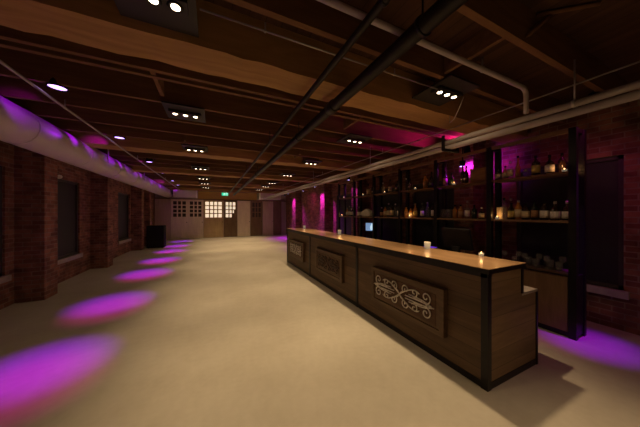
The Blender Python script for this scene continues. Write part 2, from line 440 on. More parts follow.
# white box ducts dropping either side of the header
for nm, x0, x1, lb in (('air_duct', -2.05, -0.87, 'white rectangular air duct hung left of the yellow header'),
                       ('air_duct', 2.78, 4.2, 'white rectangular air duct hung right of the yellow header')):
    t = thing(nm, ((x0+x1)/2, 15.6, 2.5), lb, 'duct', 'box ducts over the far doors')
    MB().box(x0, x1, 15.2, 16.15, 2.50, 2.94, 0.01).build('duct_body', 'duct', t)
    MB().box(x0-0.012, x1+0.012, 15.6, 15.64, 2.49, 2.95).build('flange', 'pipe', t)
    xe = x1 if x0 < 0 else x0
    MB().box(xe-0.035, xe+0.035, 15.14, 15.199, 2.46, 2.94).build('lit_side_strip', 'litside', t)  # added strip, whitened to stand in for the lamplit side face
    for xx in (x0+0.1, x1-0.1): MB().tube([(xx, 15.62, 2.94), (xx, 15.62, 3.25)], 0.008, 6).build('hanger_rod', 'black', t)

# ------------------------------------------------------------------ long round duct on the left, pipes and conduits
t = thing('round_duct', (-2.40, 6, 2.73), 'large white round air duct running along the left brick wall', 'duct')
MB().tube([(-2.40, -2.9, 2.73), (-2.40, 16.1, 2.73)], 0.25, 40).build('duct_body', 'duct', t)
for yy in [-1.6+1.52*k for k in range(12)]:
    MB().tube([(-2.40, yy-0.02, 2.73), (-2.40, yy+0.02, 2.73)], 0.254, 40).build('seam_band', 'duct', t)
for yy in (0.6, 3.55, 6.7, 9.7, 12.7, 15.3):
    for xx in (-2.66, -2.16): MB().box(xx, xx+0.02, yy, yy+0.03, 2.7, 3.25).build('hanger_strap', 'conduit', t)

def conduit(name, pts, r, m, label, cat, n=10, hang=None):
    t = thing(name, pts[0], label, cat)
    MB().tube(pts, r, n).build('pipe' if r > 0.02 else 'tube', m, t)
    for (x, y, z) in (hang or []):
        MB().tube([(x, y, z+r*0.6), (x, y, 2.96)], 0.007, 6).tube([(x, y-0.012, z), (x, y+0.012, z)], r*1.18, n).build('hanger', 'conduit' if m != 'blackpipe' else 'black', t)
    return t
conduit('lighting_conduit', [(-1.66, -2.5, 2.86), (-1.66, 15.1, 2.86)], 0.014, 'conduit',
        'thin metal conduit beside the round duct, left row of violet lamps', 'conduit', 8, [(-1.66, y, 2.86) for y in (1.0, 3.9, 6.9, 10.5)])
conduit('lighting_conduit', [(3.33, -2.5, 2.86), (3.33, 15.1, 2.86)], 0.009, 'conduit',
        'thin metal conduit running along the ceiling above the bar side', 'conduit', 8, [(3.33, y, 2.86) for y in (1.0, 3.9, 6.9)])
conduit('lighting_conduit', [(-0.08, 1.70, 2.90), (2.2, 1.70, 2.90)], 0.007, 'conduit',
        'thin conduit crossing the ceiling between the two nearest triple spotlights', 'conduit', 8, [(0.35, 1.70, 2.90), (1.6, 1.70, 2.90)])
conduit('sprinkler_pipe', [(0.88, -2.5, 2.76), (0.88, 15.2, 2.76)], 0.026, 'blackpipe',
        'slim black pipe under the beams, left of the thick black pipe', 'pipe', 12, [(0.88, y, 2.76) for y in (1.02, 3.9, 6.9, 10.5)])
t = conduit('sprinkler_pipe', [(1.19, -2.5, 2.72), (1.19, 15.2, 2.72)], 0.054, 'blackpipe',
        'thick black pipe running down the middle of the ceiling', 'pipe', 16, [(1.19, y, 2.72) for y in (1.02, 3.3, 6.9, 10.5)])
MB().tube([(1.19, 2.16, 2.72), (1.19, 2.28, 2.72)], 0.066, 16).build('coupling', 'blackpipe', t)
# pale pipe that crosses and then drops to the pair of pipes over the bar
pts = [(-0.5, 1.24, 2.85), (2.88, 1.24, 2.85)]
for k in range(1, 7):
    a = k/6*PI/2
    pts.append((2.88+0.08*math.sin(a), 1.24, 2.85-0.08*(1-math.cos(a))))
pts.append((2.96, 1.24, 2.594))
conduit('drain_pipe', pts, 0.022, 'pipe', 'pale pipe crossing the ceiling with an elbow dropping at its right end', 'pipe', 12,
        [(0.1, 1.24, 2.85), (2.2, 1.24, 2.85)])
conduit('service_pipe', [(3.0, -2.5, 2.555), (3.0, 15.1, 2.555)], 0.032, 'pipe', 'upper of two long pale pipes hung side by side over the bar', 'pipe', 14,
        [(3.0, y, 2.555) for y in (0.9, 3.9, 6.9, 10.5)])
conduit('service_pipe', [(3.02, -2.5, 2.482), (3.02, 15.1, 2.482)], 0.036, 'pipe', 'lower of two long pale pipes hung side by side over the bar', 'pipe', 14,
        [(3.11, y, 2.482) for y in (-1.0,)])
t = thing('pipe_bracket', (3.02, 2.12, 2.42), 'black strut bracket clamped under the two pale pipes', 'bracket')
MB().box(2.86, 3.18, 2.10, 2.14, 2.415, 2.444).box(2.86, 2.88, 2.10, 2.14, 2.44, 2.62).box(3.16, 3.18, 2.10, 2.14, 2.44, 2.62).build('strut', 'black', t)
conduit('power_cable', [(2.68, 1.72, 2.93), (2.74, 1.80, 2.86), (2.80, 1.92, 2.76), (2.86, 2.02, 2.76), (2.92, 2.06, 2.92)], 0.006, 'conduit',
        'short slack cable hanging from the ceiling spotlight plate above the bar', 'cable', 6)

# ------------------------------------------------------------------ triple warm spotlights
LEFT_Y = [-1.0, 1.74, 3.60, 5.52, 7.75, 9.9, 11.5, 13.2, 14.9]
RIGHT_Y = [-0.5, 1.72, 3.57, 5.66, 7.8, 10.1, 11.5, 13.2, 14.8]
def make_triple(tilt):
    t = thing('ceiling_spotlight', (0, 0, 2.90), None, 'ceiling light', 'triple ceiling spotlights')
    MB().box(-0.24, 0.24, -0.22, 0.28, 2.925, 2.945, 0.004).build('back_plate', 'plate', t)
    h = MB().box(-0.19, 0.19, -0.062, 0.062, 2.892, 2.926, 0.004); h.build('lamp_housing', 'plate', t)
    for dx in (-0.12, 0, 0.12):
        r = MB().lathe([(0.036, 0.012), (0.046, 0.012), (0.048, 0.0), (0.044, -0.006), (0.036, -0.004)], dx, 0, 2.888, 18).build('lamp_ring', 'black', t)
        MB().lathe([(0, 0), (0.018, 0.001), (0.027, 0.006), (0.027, 0.010)], dx, 0, 2.880, 18).build('lamp_lens', 'lens', t)
    for dx in (-0.21, 0.21):
        MB().tube([(dx, 0, 2.945), (dx, 0, 3.25)], 0.006, 6).build('hanger_rod', 'black', t)
    spot('lamp_light', t, (0, 0, 2.868), (tilt, 0, 0), TRACK_W, WARM, 74, 1.0, 0.04)
    spot('lamp_spill', t, (0, 0, 2.866), (0, 0, 0), TRACK_W*0.075, WARM, 160, 0.6, 0.05)
    return t
for nm, ys, xx in (('left', LEFT_Y, -0.34), ('right', RIGHT_Y, 2.39)):
    tp = make_triple(0.62 if nm == 'left' else -0.38); first = True   # lamps swivelled towards the middle of the room
    for i, yy in enumerate(ys):
        c = tp if first else copy_tree(tp)
        first = False
        c.location = (xx, yy, 2.90)
        where = 'left row over open floor' if nm == 'left' else 'right row along the bar'
        j = i-1
        pos = 'behind the view' if j < 0 else 'nearest' if j == 0 else 'farthest' if i == len(ys)-1 else ordinal(j)+' nearest'
        c['label'] = 'triple warm spotlight on grey plate, %s in the %s' % (pos, where)

# ------------------------------------------------------------------ violet lamps, left row (light the floor), right row (light the brick piers)
VIO, MAG = (0.36, 0.0, 1.0), (1.0, 0.0, 0.42)
def make_par():
    t = thing('violet_downlight', (0, 0, 2.93), None, 'stage light', 'violet lamps over the left floor')
    MB().lathe([(0.0, 0.17), (0.06, 0.165), (0.070, 0.13), (0.082, 0.03), (0.084, 0.0), (0.076, 0.0), (0.073, 0.01)], 0, 0, 2.93, 24).build('lamp_can', 'blackmat', t)
    MB().lathe([(0, -0.006), (0.04, -0.004), (0.074, 0.006)], 0, 0, 2.935, 24).build('lamp_lens', 'plens', t)
    MB().tube([(-0.11, 0, 3.0), (-0.12, 0, 3.12), (0.12, 0, 3.12), (0.11, 0, 3.0)], 0.01, 6).tube([(0, 0, 3.12), (0, 0, 3.25)], 0.012, 6).build('yoke', 'black', t)
    spot('lamp_light', t, (-0.02, 0.02, 2.92), (-0.02, -0.20, 0), PURPLE_W*1.35, VIO, 27, 1.0, 0.02)
    spot('lamp_light', t, (0.02, -0.02, 2.92), (0.05, -0.52, 0), PURPLE_W*0.5, MAG, 26, 1.0, 0.02)
    for dy in (-0.75, 0, 0.75): spot('lamp_spill', t, (-0.10, 0, 2.948), (-0.78, dy, 2.83), PURPLE_W*0.065, (0.42, 0.0, 1.0), 36, 1.0, 0.02)
    return t
par = make_par()
for i, yy in enumerate((1.5, 3.5, 5.34, 7.5, 9.35, 11.4, 13.0, 14.9)):
    c = par if i == 0 else copy_tree(par)
    c.location = (-1.55, yy, 2.93)
    c['label'] = 'violet downlight in black can, %s in the row beside the round duct' % ('behind the view' if i == 0 else 'nearest' if i == 1 else 'farthest' if i == 7 else ordinal(i-1)+' nearest')

def side_par(yy, label, aim, e, floor=None, z=2.70, x=4.10, wash=None, lens='plens_side'):
    t = thing('violet_wall_lamp', (x, yy, z), label, 'stage light', 'violet lamps along the right wall')
    MB().lathe([(0.0, 0.14), (0.04, 0.135), (0.055, 0.10), (0.065, 0.0), (0.058, 0.0), (0.056, 0.008)], x, yy, z, 18).build('lamp_can', 'blackmat', t)
    MB().lathe([(0, -0.004), (0.056, 0.006)], x, yy, z+0.002, 18).build('lamp_lens', lens, t)
    MB().tube([(x, yy, z+0.12), (x, yy, 3.25)], 0.012, 8).build('stem', 'black', t)
    if aim: spot('lamp_light', t, (x, yy, z-0.02), aim, e, (0.75, 0.03, 1.0), 96, 1.0, 0.03)
    if floor: spot('lamp_light', t, (x, yy, z-0.015), floor, e*1.15, (0.26, 0.0, 1.0), 23, 1.0, 0.02)
    if floor: spot('lamp_light', t, (x, yy, z-0.015), (floor[0]-0.1, floor[1]+0.12, 0), e*0.22, MAG, 24, 1.0, 0.02)
    if wash: spot('lamp_light', t, (x, yy, z-0.01), wash, e*0.055, (0.9, 0.03, 0.45), 150, 1.0, 0.03)
    return t
side_par(1.05, 'violet lamp above the near end of the bottle shelves', None, RPURPLE_W*0.7, (4.10, 1.10, 0), 2.82, 4.02, (4.4, 1.5, 1.2))
side_par(6.80, 'violet lamp over a brick pier behind the far end of the shelves', (4.5, 6.8, 0.5), RPURPLE_W*0.12, None, 2.72, 4.30)
side_par(9.38, 'violet lamp over the nearer pink brick pier, past the shelves', (4.55, 9.42, 1.0), RPURPLE_W*0.9, None, 2.74, 4.14)
side_par(11.2, 'violet lamp between the two pink brick piers', None, RPURPLE_W, None, 2.72, 4.28, (4.9, 11.4, 1.4))
side_par(13.4, 'violet lamp over the farther pink brick pier', (4.55, 13.45, 1.0), RPURPLE_W*0.9, None, 2.74, 4.14)
side_par(14.6, 'violet lamp at the far end of the right wall', None, RPURPLE_W*0.7, (4.1, 14.2, 0), 2.72, 4.28)

# ------------------------------------------------------------------ the bar
XB, XT, XE = 2.17, 2.74, 3.02       # front, back of the raised top, back of the work ledge
YN, YE, ZB = 1.18, 7.10, 1.07
DIV = [1.18, 3.17, 5.21, 7.10]
bar = thing('bar_counter', ((XB+XT)/2, (YN+YE)/2, 0), 'long dark oak bar counter with black frame and ornamental front panels', 'bar')
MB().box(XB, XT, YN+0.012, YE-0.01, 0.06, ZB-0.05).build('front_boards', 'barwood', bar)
e = MB()   # end face, stepped: tall part and the lower work ledge part
e.box(XB+0.02, XT, YN+0.002, YN+0.014, 0.06, ZB-0.05)
e.box(XT, XE, YN+0.002, YN+0.30, 0.06, 0.745)
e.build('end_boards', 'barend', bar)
MB().box(XT, XE, YN+0.30, YE-0.01, 0.06, 0.745).build('ledge_body', 'panelwood', bar)
MB().box(XT, XE+0.03, YN, YE, 0.745, 0.77, 0.004).build('work_ledge', 'ledge', bar)
MB().box(XB-0.005, XE, YN-0.003, YE, 0.0, 0.06).build('plinth', 'black', bar)
for i, yy in enumerate(DIV):
    wd = 0.05 if i == 0 else 0.028
    a = yy-0.008 if i == 0 else (yy-0.056+0.008 if i == 3 else yy-wd)
    MB().box(XB-0.012, XB+0.045, a, a+(0.058 if i == 0 else 0.056), 0, ZB-0.04).build('frame_post', 'black', bar)
MB().box(XT-0.018, XT+0.012, YN-0.008, YN+0.02, 0.77, ZB-0.04).build('frame_post', 'black', bar)
MB().box(XE-0.015, XE+0.012, YN-0.008, YN+0.02, 0, 0.745).build('frame_post', 'black', bar)
MB().box(XB-0.012, XB+0.02, YN, YE, ZB-0.085, ZB-0.04).build('top_rail', 'black', bar)
MB().box(XB-0.028, XT+0.02, YN-0.026, YE+0.02, ZB-0.045, ZB-0.006, 0.003).build('top_edge', 'black', bar)
MB().box(XB-0.026, XT+0.018, YN-0.024, YE+0.018, ZB-0.008, ZB, 0.002).build('bar_top', 'bartop', bar)

def spiral(cx, cy, r0, turns, a0, sgn, n=26, k=0.16):
    out = []
    for i in range(n+1):
        f = i/n; a = a0+sgn*turns*2*PI*f; r = r0*(1-f)+r0*k*f
        out.append((cx+r*math.cos(a), cy+r*math.sin(a)))
    return out
def bez(p0, p1, p2, p3, n=16):
    o = []
    for i in range(n+1):
        t = i/n; u = 1-t
        o.append(tuple(u**3*a+3*u*u*t*b+3*u*t*t*c+t**3*d for a, b, c, d in zip(p0, p1, p2, p3)))
    return o
def scroll_curves():
    """wrought scroll, half-width 0.50, half-height 0.15; (s, t) plane"""
    C = []
    for sx in (1, -1):
        for sy in (1, -1):
            # end curls
            c = spiral(0.415, 0.090, 0.070, 1.2, -PI*0.45, 1)
            lead = bez((0.505, 0.0), (0.49, 0.0), (0.45, 0.008), c[0], 8)
            C.append([(sx*a, sy*b) for a, b in lead+c[1:]])
            # straight bars in pairs between the end curls and the middle
            C.append([(sx*a, sy*b) for a, b in bez((0.49, 0.010), (0.40, 0.018), (0.30, 0.020), (0.10, 0.018), 8)])
            C.append([(sx*a, sy*b) for a, b in bez((0.47, 0.012), (0.38, 0.046), (0.30, 0.050), (0.16, 0.046), 8)])
            # loops above and below the centre
            c = spiral(0.105, 0.098, 0.060, 1.2, -PI*0.75, -1)
            C.append([(sx*a, sy*b) for a, b in bez((0.0, 0.0), (0.02, 0.03), (0.03, 0.04), c[0], 8)+c[1:]])
            # curls inside the bars
            c = spiral(0.245, 0.094, 0.056, 1.25, PI*1.25, 1)
            C.append([(sx*a, sy*b) for a, b in bez((0.36, 0.024), (0.30, 0.03), (0.25, 0.02), c[0], 8)+c[1:]])
    # crossing bars through the middle
    for sy in (1, -1):
        C.append([(a, sy*b) for a, b in bez((-0.32, 0.10), (-0.26, 0.16), (-0.14, 0.11), (0, 0), 12)+bez((0, 0), (0.14, -0.11), (0.26, -0.16), (0.32, -0.10), 12)[1:]])
    return C
def ornament(mb, yc, zc, x, r, sc=1.0):
    for c in scroll_curves():
        mb.tube([(x, yc+a*sc, zc+b*sc) for a, b in c], r, 6)
    # small collars
    for a in (-0.43, 0.43):
        mb.box(x-r*1.4, x+r*1.3, yc+a*sc-0.008, yc+a*sc+0.008, zc-0.03*sc, zc+0.03*sc)
    # pointed finials at the two ends
    for s in (-1, 1):
        mb.tube([(x, yc+s*0.5*sc, zc), (x, yc+s*0.52*sc, zc)], r*1.3, 6)
    return mb
for i, (a, b) in enumerate(zip(DIV, DIV[1:])):
    yc = (a+b)/2-0.04; zc = 0.53; hw, hh = 0.58, 0.245
    xf = XB-0.062
    mb = MB()
    mb.box(xf, XB, yc-hw, yc+hw, zc+hh-0.055, zc+hh, 0.006).box(xf, XB, yc-hw, yc+hw, zc-hh, zc-hh+0.055, 0.006)
    mb.box(xf, XB, yc-hw, yc-hw+0.055, zc-hh+0.05, zc+hh-0.05, 0.006).box(xf, XB, yc+hw-0.055, yc+hw, zc-hh+0.05, zc+hh-0.05, 0.006)
    mb.box(xf+0.014, XB, yc-hw+0.05, yc+hw-0.05, zc-hh+0.05, zc+hh-0.05)
    p = mb.build('raised_panel', 'panelwood', bar)
    MB().box(xf+0.010, xf+0.02, yc-hw+0.10, yc+hw-0.10, zc-0.165, zc+0.165, 0.003).build('panel_field', 'panelrecess', p)
    if i == 1:
        tag(ornament(MB(), yc, zc, xf+0.006, 0.010, 0.92).build('carved_scroll', 'carved', p), 'dark carved scroll')
    else:
        tag(ornament(MB(), yc+0.02, zc+0.015, xf-0.002, 0.0075, 0.94).build('scroll_ornament', 'iron', p), 'silvery wrought iron scroll')

# ------------------------------------------------------------------ back bar: shelving, cabinets, counter
XS0, XS1 = 4.0, 4.30
POSTS = [1.22, 2.16, 3.13, 4.10, 5.07, 6.04, 7.0]
Z1, Z2, ZTOP, ZCN = 1.46, 2.08, 2.61, 0.81
sh = thing('shelving_unit', ((XS0+XS1)/2, 4.1, 0), 'tall black framed back bar shelving with open shelves of bottles', 'shelf')
for yy in POSTS:
    for x0 in (XS0, XS1-0.06):
        MB().box(x0, x0+0.06, yy-0.035, yy+0.035, 0, ZTOP).build('post', 'black', sh)
    MB().box(XS0+0.06, XS1-0.06, yy-0.02, yy+0.02, ZTOP-0.05, ZTOP).build('cross_rail', 'black', sh)
for a, b in zip(POSTS, POSTS[1:]):
    for zz in (Z1, Z2):
        MB().box(XS0+0.005, XS1-0.005, a+0.035, b-0.035, zz-0.03, zz, 0.003).build('shelf_plank', 'shelfwood', sh)
    MB().box(XS0+0.01, XS0+0.05, a+0.035, b-0.035, ZTOP-0.05, ZTOP).build('top_rail', 'shelfwood', sh)
MB().box(XS0+0.06, XS1-0.06, 1.195, 1.215, 0.03, ZCN-0.03).build('end_panel', 'black', sh)
for a, b in zip(POSTS, POSTS[1:]):
    MB().box(XS0-0.02, XS1-0.01, a+0.035, b-0.035, ZCN-0.03, ZCN, 0.003).build('counter_board', 'darkwood', sh)
for i, (a, b) in enumerate(zip(POSTS, POSTS[1:])):
    t = thing('base_cabinet', (4.1, (a+b)/2, 0), 'oak fronted cabinet under the back counter, %s from the near end' % ordinal(i), 'cabinet', 'back bar cabinets')
    x0 = XS0+0.008
    MB().box(x0+0.02, XS1-0.065, a+0.037, b-0.037, 0.0, ZCN-0.031).build('carcass', 'black', t)
    d = MB().box(x0, x0+0.022, a+0.045, b-0.045, 0.07, ZCN-0.05, 0.003).build('door', 'cabwood', t)

# ------------------------------------------------------------------ bottles and glasses
PROF = {
 'round': [(0, 0), (1, 0), (1, 0.60), (0.92, 0.66), (0.40, 0.76), (0.36, 0.80), (0.36, 0.955), (0, 0.955)],
 'tall':  [(0, 0), (1, 0), (1, 0.52), (0.85, 0.62), (0.42, 0.72), (0.36, 0.78), (0.36, 0.96), (0, 0.96)],
 'squat': [(0, 0), (0.96, 0), (1, 0.05), (1, 0.50), (0.8, 0.62), (0.34, 0.70), (0.28, 0.76), (0.28, 0.93), (0, 0.93)],
 'slim':  [(0, 0), (1, 0), (1, 0.42), (0.9, 0.5), (0.5, 0.62), (0.42, 0.7), (0.40, 0.965), (0, 0.965)],
}
CAPZ = {'round': 0.88, 'tall': 0.88, 'squat': 0.86, 'slim': 0.90}
CAPR = {'round': 0.40, 'tall': 0.42, 'squat': 0.34, 'slim': 0.46}
LABZ = {'round': (0.12, 0.52), 'tall': (0.12, 0.46), 'squat': (0.10, 0.46), 'slim': (0.12, 0.38)}
def bottle(x, y, z, shape, h, r, glass, lab, cap, label, group, rot=0.0):
    t = thing('bottle', (x, y, z), label, 'bottle', group)
    z += 0.001
    MB().lathe([(a*r, b*h) for a, b in PROF[shape]], x, y, z, 16).build('glass_body', glass, t)
    if lab:
        a, b = LABZ[shape]; rr = r+0.0012
        MB().lathe([(r*0.99, a*h), (rr, a*h), (rr, b*h), (r*0.99, b*h)], x, y, z, 16).build('paper_label', lab, t)
    cz = CAPZ[shape]*h; cr = CAPR[shape]*r
    MB().lathe([(0, cz), (cr, cz), (cr, h), (0, h)], x, y, z, 12).build('cap', cap, t)
    return t
def tumbler(x, y, z, h, r, label, group, stem=False, name='drinking_glass'):
    if stem:
        prof = [(0, 0), (r*0.9, 0), (r*0.9, 0.004), (0.006, 0.012), (0.005, h*0.45), (0.012, h*0.5), (r*0.9, h*0.62), (r, h*0.8), (r*0.85, h), (r*0.82, h), (r*0.95, h*0.8), (r*0.85, h*0.63), (0, h*0.53)]
    else:
        prof = [(0, 0), (r*0.85, 0), (r, h), (r*0.94, h), (r*0.80, 0.008), (0, 0.008)]
    o = MB().lathe(prof, x, y, z+0.001, 14).build(name, 'glassclear', None, (x, y, z))
    return tag(o, label, 'glass', group)
def candle(x, y, z, label, group, big=False, w=None):
    t = thing('votive_candle' if big else 'tea_light', (x, y, z), label, 'candle', group)
    z += 0.001
    if big:
        r, h = 0.042, 0.095
        MB().lathe([(0, 0), (r*0.82, 0), (r*0.86, 0.006), (r, h), (r*0.93, h), (r*0.80, 0.012), (0, 0.012)], x, y, z, 20).build('glass_holder', 'votive', t)
        MB().lathe([(0, 0.013), (r*0.76, 0.013), (r*0.78, 0.04), (0, 0.036)], x, y, z, 16).build('wax', 'wax', t)
        fz = 0.040
    else:
        r, h = 0.026, 0.034
        MB().lathe([(0, 0), (r*0.85, 0), (r, h), (r*0.92, h), (r*0.8, 0.006), (0, 0.006)], x, y, z, 16).build('glass_holder', 'votive', t)
        MB().lathe([(0, 0.0065), (r*0.78, 0.0065), (r*0.80, 0.02), (0, 0.018)], x, y, z, 14).build('wax', 'wax', t)
        fz = 0.019
    MB().lathe([(0, 0), (0.006, 0.006), (0.0075, 0.014), (0.004, 0.026), (0, 0.036)], x, y, z+fz, 10).build('flame', 'flame', t)
    point('lamp_light', t, (x, y, z+h+0.025), w or CANDLE_W, (1.0, 0.50, 0.16), 0.015)
    return t

XBT = 4.13
# nearest bay, upper shelf (from the near post inwards)
G = 'bottles on the upper shelf, nearest bay'
candle(4.08, 1.315, Z2, 'glowing tea light beside the near post on the upper shelf', 'tea lights on the shelves', w=0.5)
bottle(4.18, 1.370, Z2, 'round', 0.27, 0.038, 'glassdark', None, 'cap_black', 'plain dark bottle with no label behind the tea light, upper shelf', G)
bottle(4.11, 1.468, Z2, 'squat', 0.26, 0.048, 'glassdark', 'label_white', 'cap_black', 'dark squat bottle with white label, upper shelf nearest the tea light', G)
bottle(XBT, 1.62, Z2, 'round', 0.285, 0.047, 'glassdark', 'label_yellow', 'cap_black', 'dark bottle with yellow label, upper shelf of nearest bay', G)
o = thing('decanter', (XBT, 1.735, Z2), 'small round glass jar with knob lid on the upper shelf, nearest bay', 'jar')
MB().lathe([(0, 0), (0.04, 0), (0.052, 0.03), (0.048, 0.07), (0.03, 0.085), (0, 0.085)], XBT, 1.735, Z2+0.001, 16).build('glass_body', 'glassclear', o)
MB().lathe([(0.03, 0.0855), (0.032, 0.095), (0.012, 0.1), (0.014, 0.115), (0, 0.12)], XBT, 1.735, Z2+0.001, 12).build('lid', 'cap_silver', o)
bottle(XBT, 1.83, Z2, 'slim', 0.33, 0.030, 'glassamber', None, 'cap_black', 'tall slim amber bottle on the upper shelf, nearest bay', G)
bottle(XBT-0.03, 1.915, Z2, 'round', 0.27, 0.040, 'glassclear', 'label_cream', 'cap_silver', 'clear bottle with cream label and silver cap, upper shelf', G)
bottle(XBT, 1.995, Z2, 'squat', 0.21, 0.040, 'glassamber', 'label_cream', 'cap_black', 'short amber bottle with cream label, upper shelf', G)
bottle(XBT-0.03, 2.075, Z2, 'squat', 0.20, 0.036, 'glassgreen', 'label_white', 'cap_black', 'short green bottle with white label against second post, upper shelf', G)
# nearest bay, lower shelf
G = 'bottles on the lower shelf, nearest bay'
bottle(4.12, 1.305, Z1, 'squat', 0.25, 0.047, 'glassdark', 'label_white', 'cap_silver', 'dark bottle with white label beside the near post, lower shelf', G)
bottle(4.10, 1.41, Z1, 'squat', 0.25, 0.047, 'glassdark', 'label_white', 'cap_silver', 'dark bottle with white label, lower shelf, second from the near post', G)
bottle(4.12, 1.525, Z1, 'round', 0.25, 0.047, 'glassdark', 'label_white', 'cap_black', 'dark bottle with white label and black cap, lower shelf', G)
bottle(4.13, 1.635, Z1, 'round', 0.26, 0.040, 'glassgreen', 'label_brown', 'cap_black', 'green bottle with brown label on the lower shelf', G)
bottle(4.11, 1.73, Z1, 'round', 0.24, 0.044, 'glassdark', 'label_cream', 'cap_black', 'dark bottle with cream label and black cap, lower shelf', G)
bottle(4.13, 1.825, Z1, 'round', 0.29, 0.042, 'glassamber', 'label_cream', 'cap_silver', 'amber bottle with cream label and silver cap, lower shelf', G)
bottle(4.11, 1.905, Z1, 'round', 0.25, 0.040, 'glassdark', 'label_yellow', 'cap_black', 'dark bottle with yellow label beside the clear bottles, lower shelf', G)
bottle(4.20, 1.95, Z1, 'tall', 0.33, 0.038, 'glassclear', None, 'cap_silver', 'tall clear unlabelled bottle at the back, lower shelf', G)
bottle(4.10, 1.995, Z1, 'tall', 0.33, 0.036, 'glassclear', None, 'cap_black', 'tall clear bottle with black cap beside wooden box, lower shelf', G)
o = tag(MB().box(4.14, 4.26, 2.035, 2.118, Z1+0.001, Z1+0.19, 0.005).build('carton', 'label_cream', None, (4.2, 2.075, Z1)), 'cream carton behind a tea light on the lower shelf', 'box')
candle(4.07, 2.075, Z1, 'tea light in front of the cream carton, lower shelf', 'tea lights on the shelves')
# glasses on the near counter
k = 0
for yy, xx, st in ((1.36, 4.06, 0), (1.36, 4.17, 1), (1.48, 4.06, 1), (1.48, 4.17, 0), (1.60, 4.06, 0), (1.60, 4.17, 1), (1.72, 4.06, 1), (1.72, 4.17, 0), (1.84, 4.06, 0), (1.84, 4.17, 1), (1.97, 4.06, 1)):
    tumbler(xx, yy, ZCN, 0.17 if st else 0.11, 0.036, 'clear %s, %s row, %s from the near end of the counter' % ('stemmed glass' if st else 'tumbler', 'front' if xx < 4.1 else 'rear', ordinal(k//2)), 'glassware on the near counter', bool(st))
    k += 1
# second bay
G = 'bottles on the upper shelf, second bay'
t = thing('wooden_box', (4.16, 2.39, Z2), 'brown wooden box on the upper shelf of the second bay', 'box')
MB().box(4.08, 4.25, 2.25, 2.50, Z2+0.001, Z2+0.22, 0.004).build('box_body', 'carton', t)
MB().box(4.075, 4.255, 2.245, 2.505, Z2+0.222, Z2+0.245, 0.003).build('lid', 'carton', t)
bottle(XBT, 2.60, Z2, 'tall', 0.33, 0.036, 'glassdark', None, 'cap_black', 'tall dark bottle beside the brown wooden box', G)
bottle(4.19, 2.70, Z2, 'tall', 0.36, 0.04, 'glassdark', None, 'cap_black', 'tallest dark bottle behind the tea light, second bay', G)
candle(4.06, 2.78, Z2, 'tea light on the upper shelf, second bay', 'tea lights on the shelves')
bottle(XBT, 2.88, Z2, 'squat', 0.24, 0.045, 'glassgreen', None, 'cap_black', 'squat green bottle left of the tea light, second bay', G)
bottle(XBT, 3.01, Z2, 'round', 0.30, 0.040, 'glassdark', 'label_brown', 'cap_black', 'dark bottle with brown label by the third post, upper shelf', G)
G = 'bottles on the lower shelf, second bay'
bottle(XBT, 2.34, Z1, 'squat', 0.20, 0.042, 'glassdark', 'label_cream', 'cap_silver', 'dark squat bottle with cream label, right end of second bay lower shelf', G)
bottle(XBT, 2.46, Z1, 'round', 0.24, 0.040, 'glassgreen', None, 'cap_black', 'plain green bottle on the lower shelf, second bay', G)
bottle(XBT, 2.58, Z1, 'tall', 0.32, 0.040, 'glassclear', 'label_white', 'cap_silver', 'tall clear bottle with white label, second bay lower shelf', G)
bottle(XBT, 2.70, Z1, 'round', 0.25, 0.042, 'glassamber', 'label_brown', 'cap_black', 'amber bottle with brown label, second bay lower shelf', G)
bottle(XBT, 2.81, Z1, 'round', 0.25, 0.040, 'glassamber', None, 'cap_black', 'plain amber bottle on the lower shelf, second bay', G)
for q, (yy, xx) in enumerate(((2.89, 4.06), (2.89, 4.19), (2.98, 4.06), (2.98, 4.19), (3.07, 4.12))):
    tumbler(xx, yy, Z1, 0.17, 0.04, 'tall clear tumbler by the third post, %s in its cluster on the lower shelf' % ordinal(q), 'tumblers on the second bay lower shelf')
# third bay
G = 'bottles in the third bay'
candle(4.06, 3.68, Z2, 'tea light on the upper shelf, third bay', 'tea lights on the shelves')
bottle(XBT, 3.32, Z2, 'tall', 0.34, 0.04, 'glassdark', None, 'cap_black', 'tall dark bottle by the third post, third bay upper shelf', G)
bottle(XBT, 3.47, Z2, 'round', 0.31, 0.045, 'glassamber', 'label_brown', 'cap_black', 'amber bottle with brown label, third bay upper shelf', G)
bottle(XBT, 3.90, Z2, 'round', 0.26, 0.04, 'glassdark', None, 'cap_black', 'plain dark bottle left of the tea light, third bay upper shelf', G)
bottle(XBT, 4.01, Z2, 'slim', 0.30, 0.03, 'glassclear', None, 'cap_silver', 'slim clear bottle at left end of third bay upper shelf', G)
candle(4.05, 3.83, Z1, 'tea light glowing between amber bottles, third bay lower shelf', 'tea lights on the shelves', w=0.35)
bottle(XBT, 4.01, Z1, 'round', 0.27, 0.045, 'glassamber', 'label_brown', 'cap_black', 'amber bottle left of the tea light, third bay lower shelf', G)
bottle(4.16, 3.90, Z1, 'squat', 0.24, 0.048, 'glassamber', 'label_cream', 'cap_black', 'squat amber bottle behind the tea light, third bay lower shelf', G)
bottle(XBT, 3.74, Z1, 'tall', 0.32, 0.042, 'glassamber', 'label_yellow', 'cap_silver', 'tall amber bottle with yellow label, third bay lower shelf', G)
bottle(XBT, 3.55, Z1, 'tall', 0.32, 0.038, 'glassclear', 'label_white', 'cap_silver', 'clear bottle with white label, third bay lower shelf', G)
bottle(XBT, 3.42, Z1, 'tall', 0.33, 0.038, 'glassclear', None, 'cap_silver', 'plain clear bottle, third bay lower shelf', G)
bottle(XBT, 3.28, Z1, 'round', 0.30, 0.040, 'glassdark', 'label_white', 'cap_black', 'dark bottle with white label, third bay lower shelf', G)
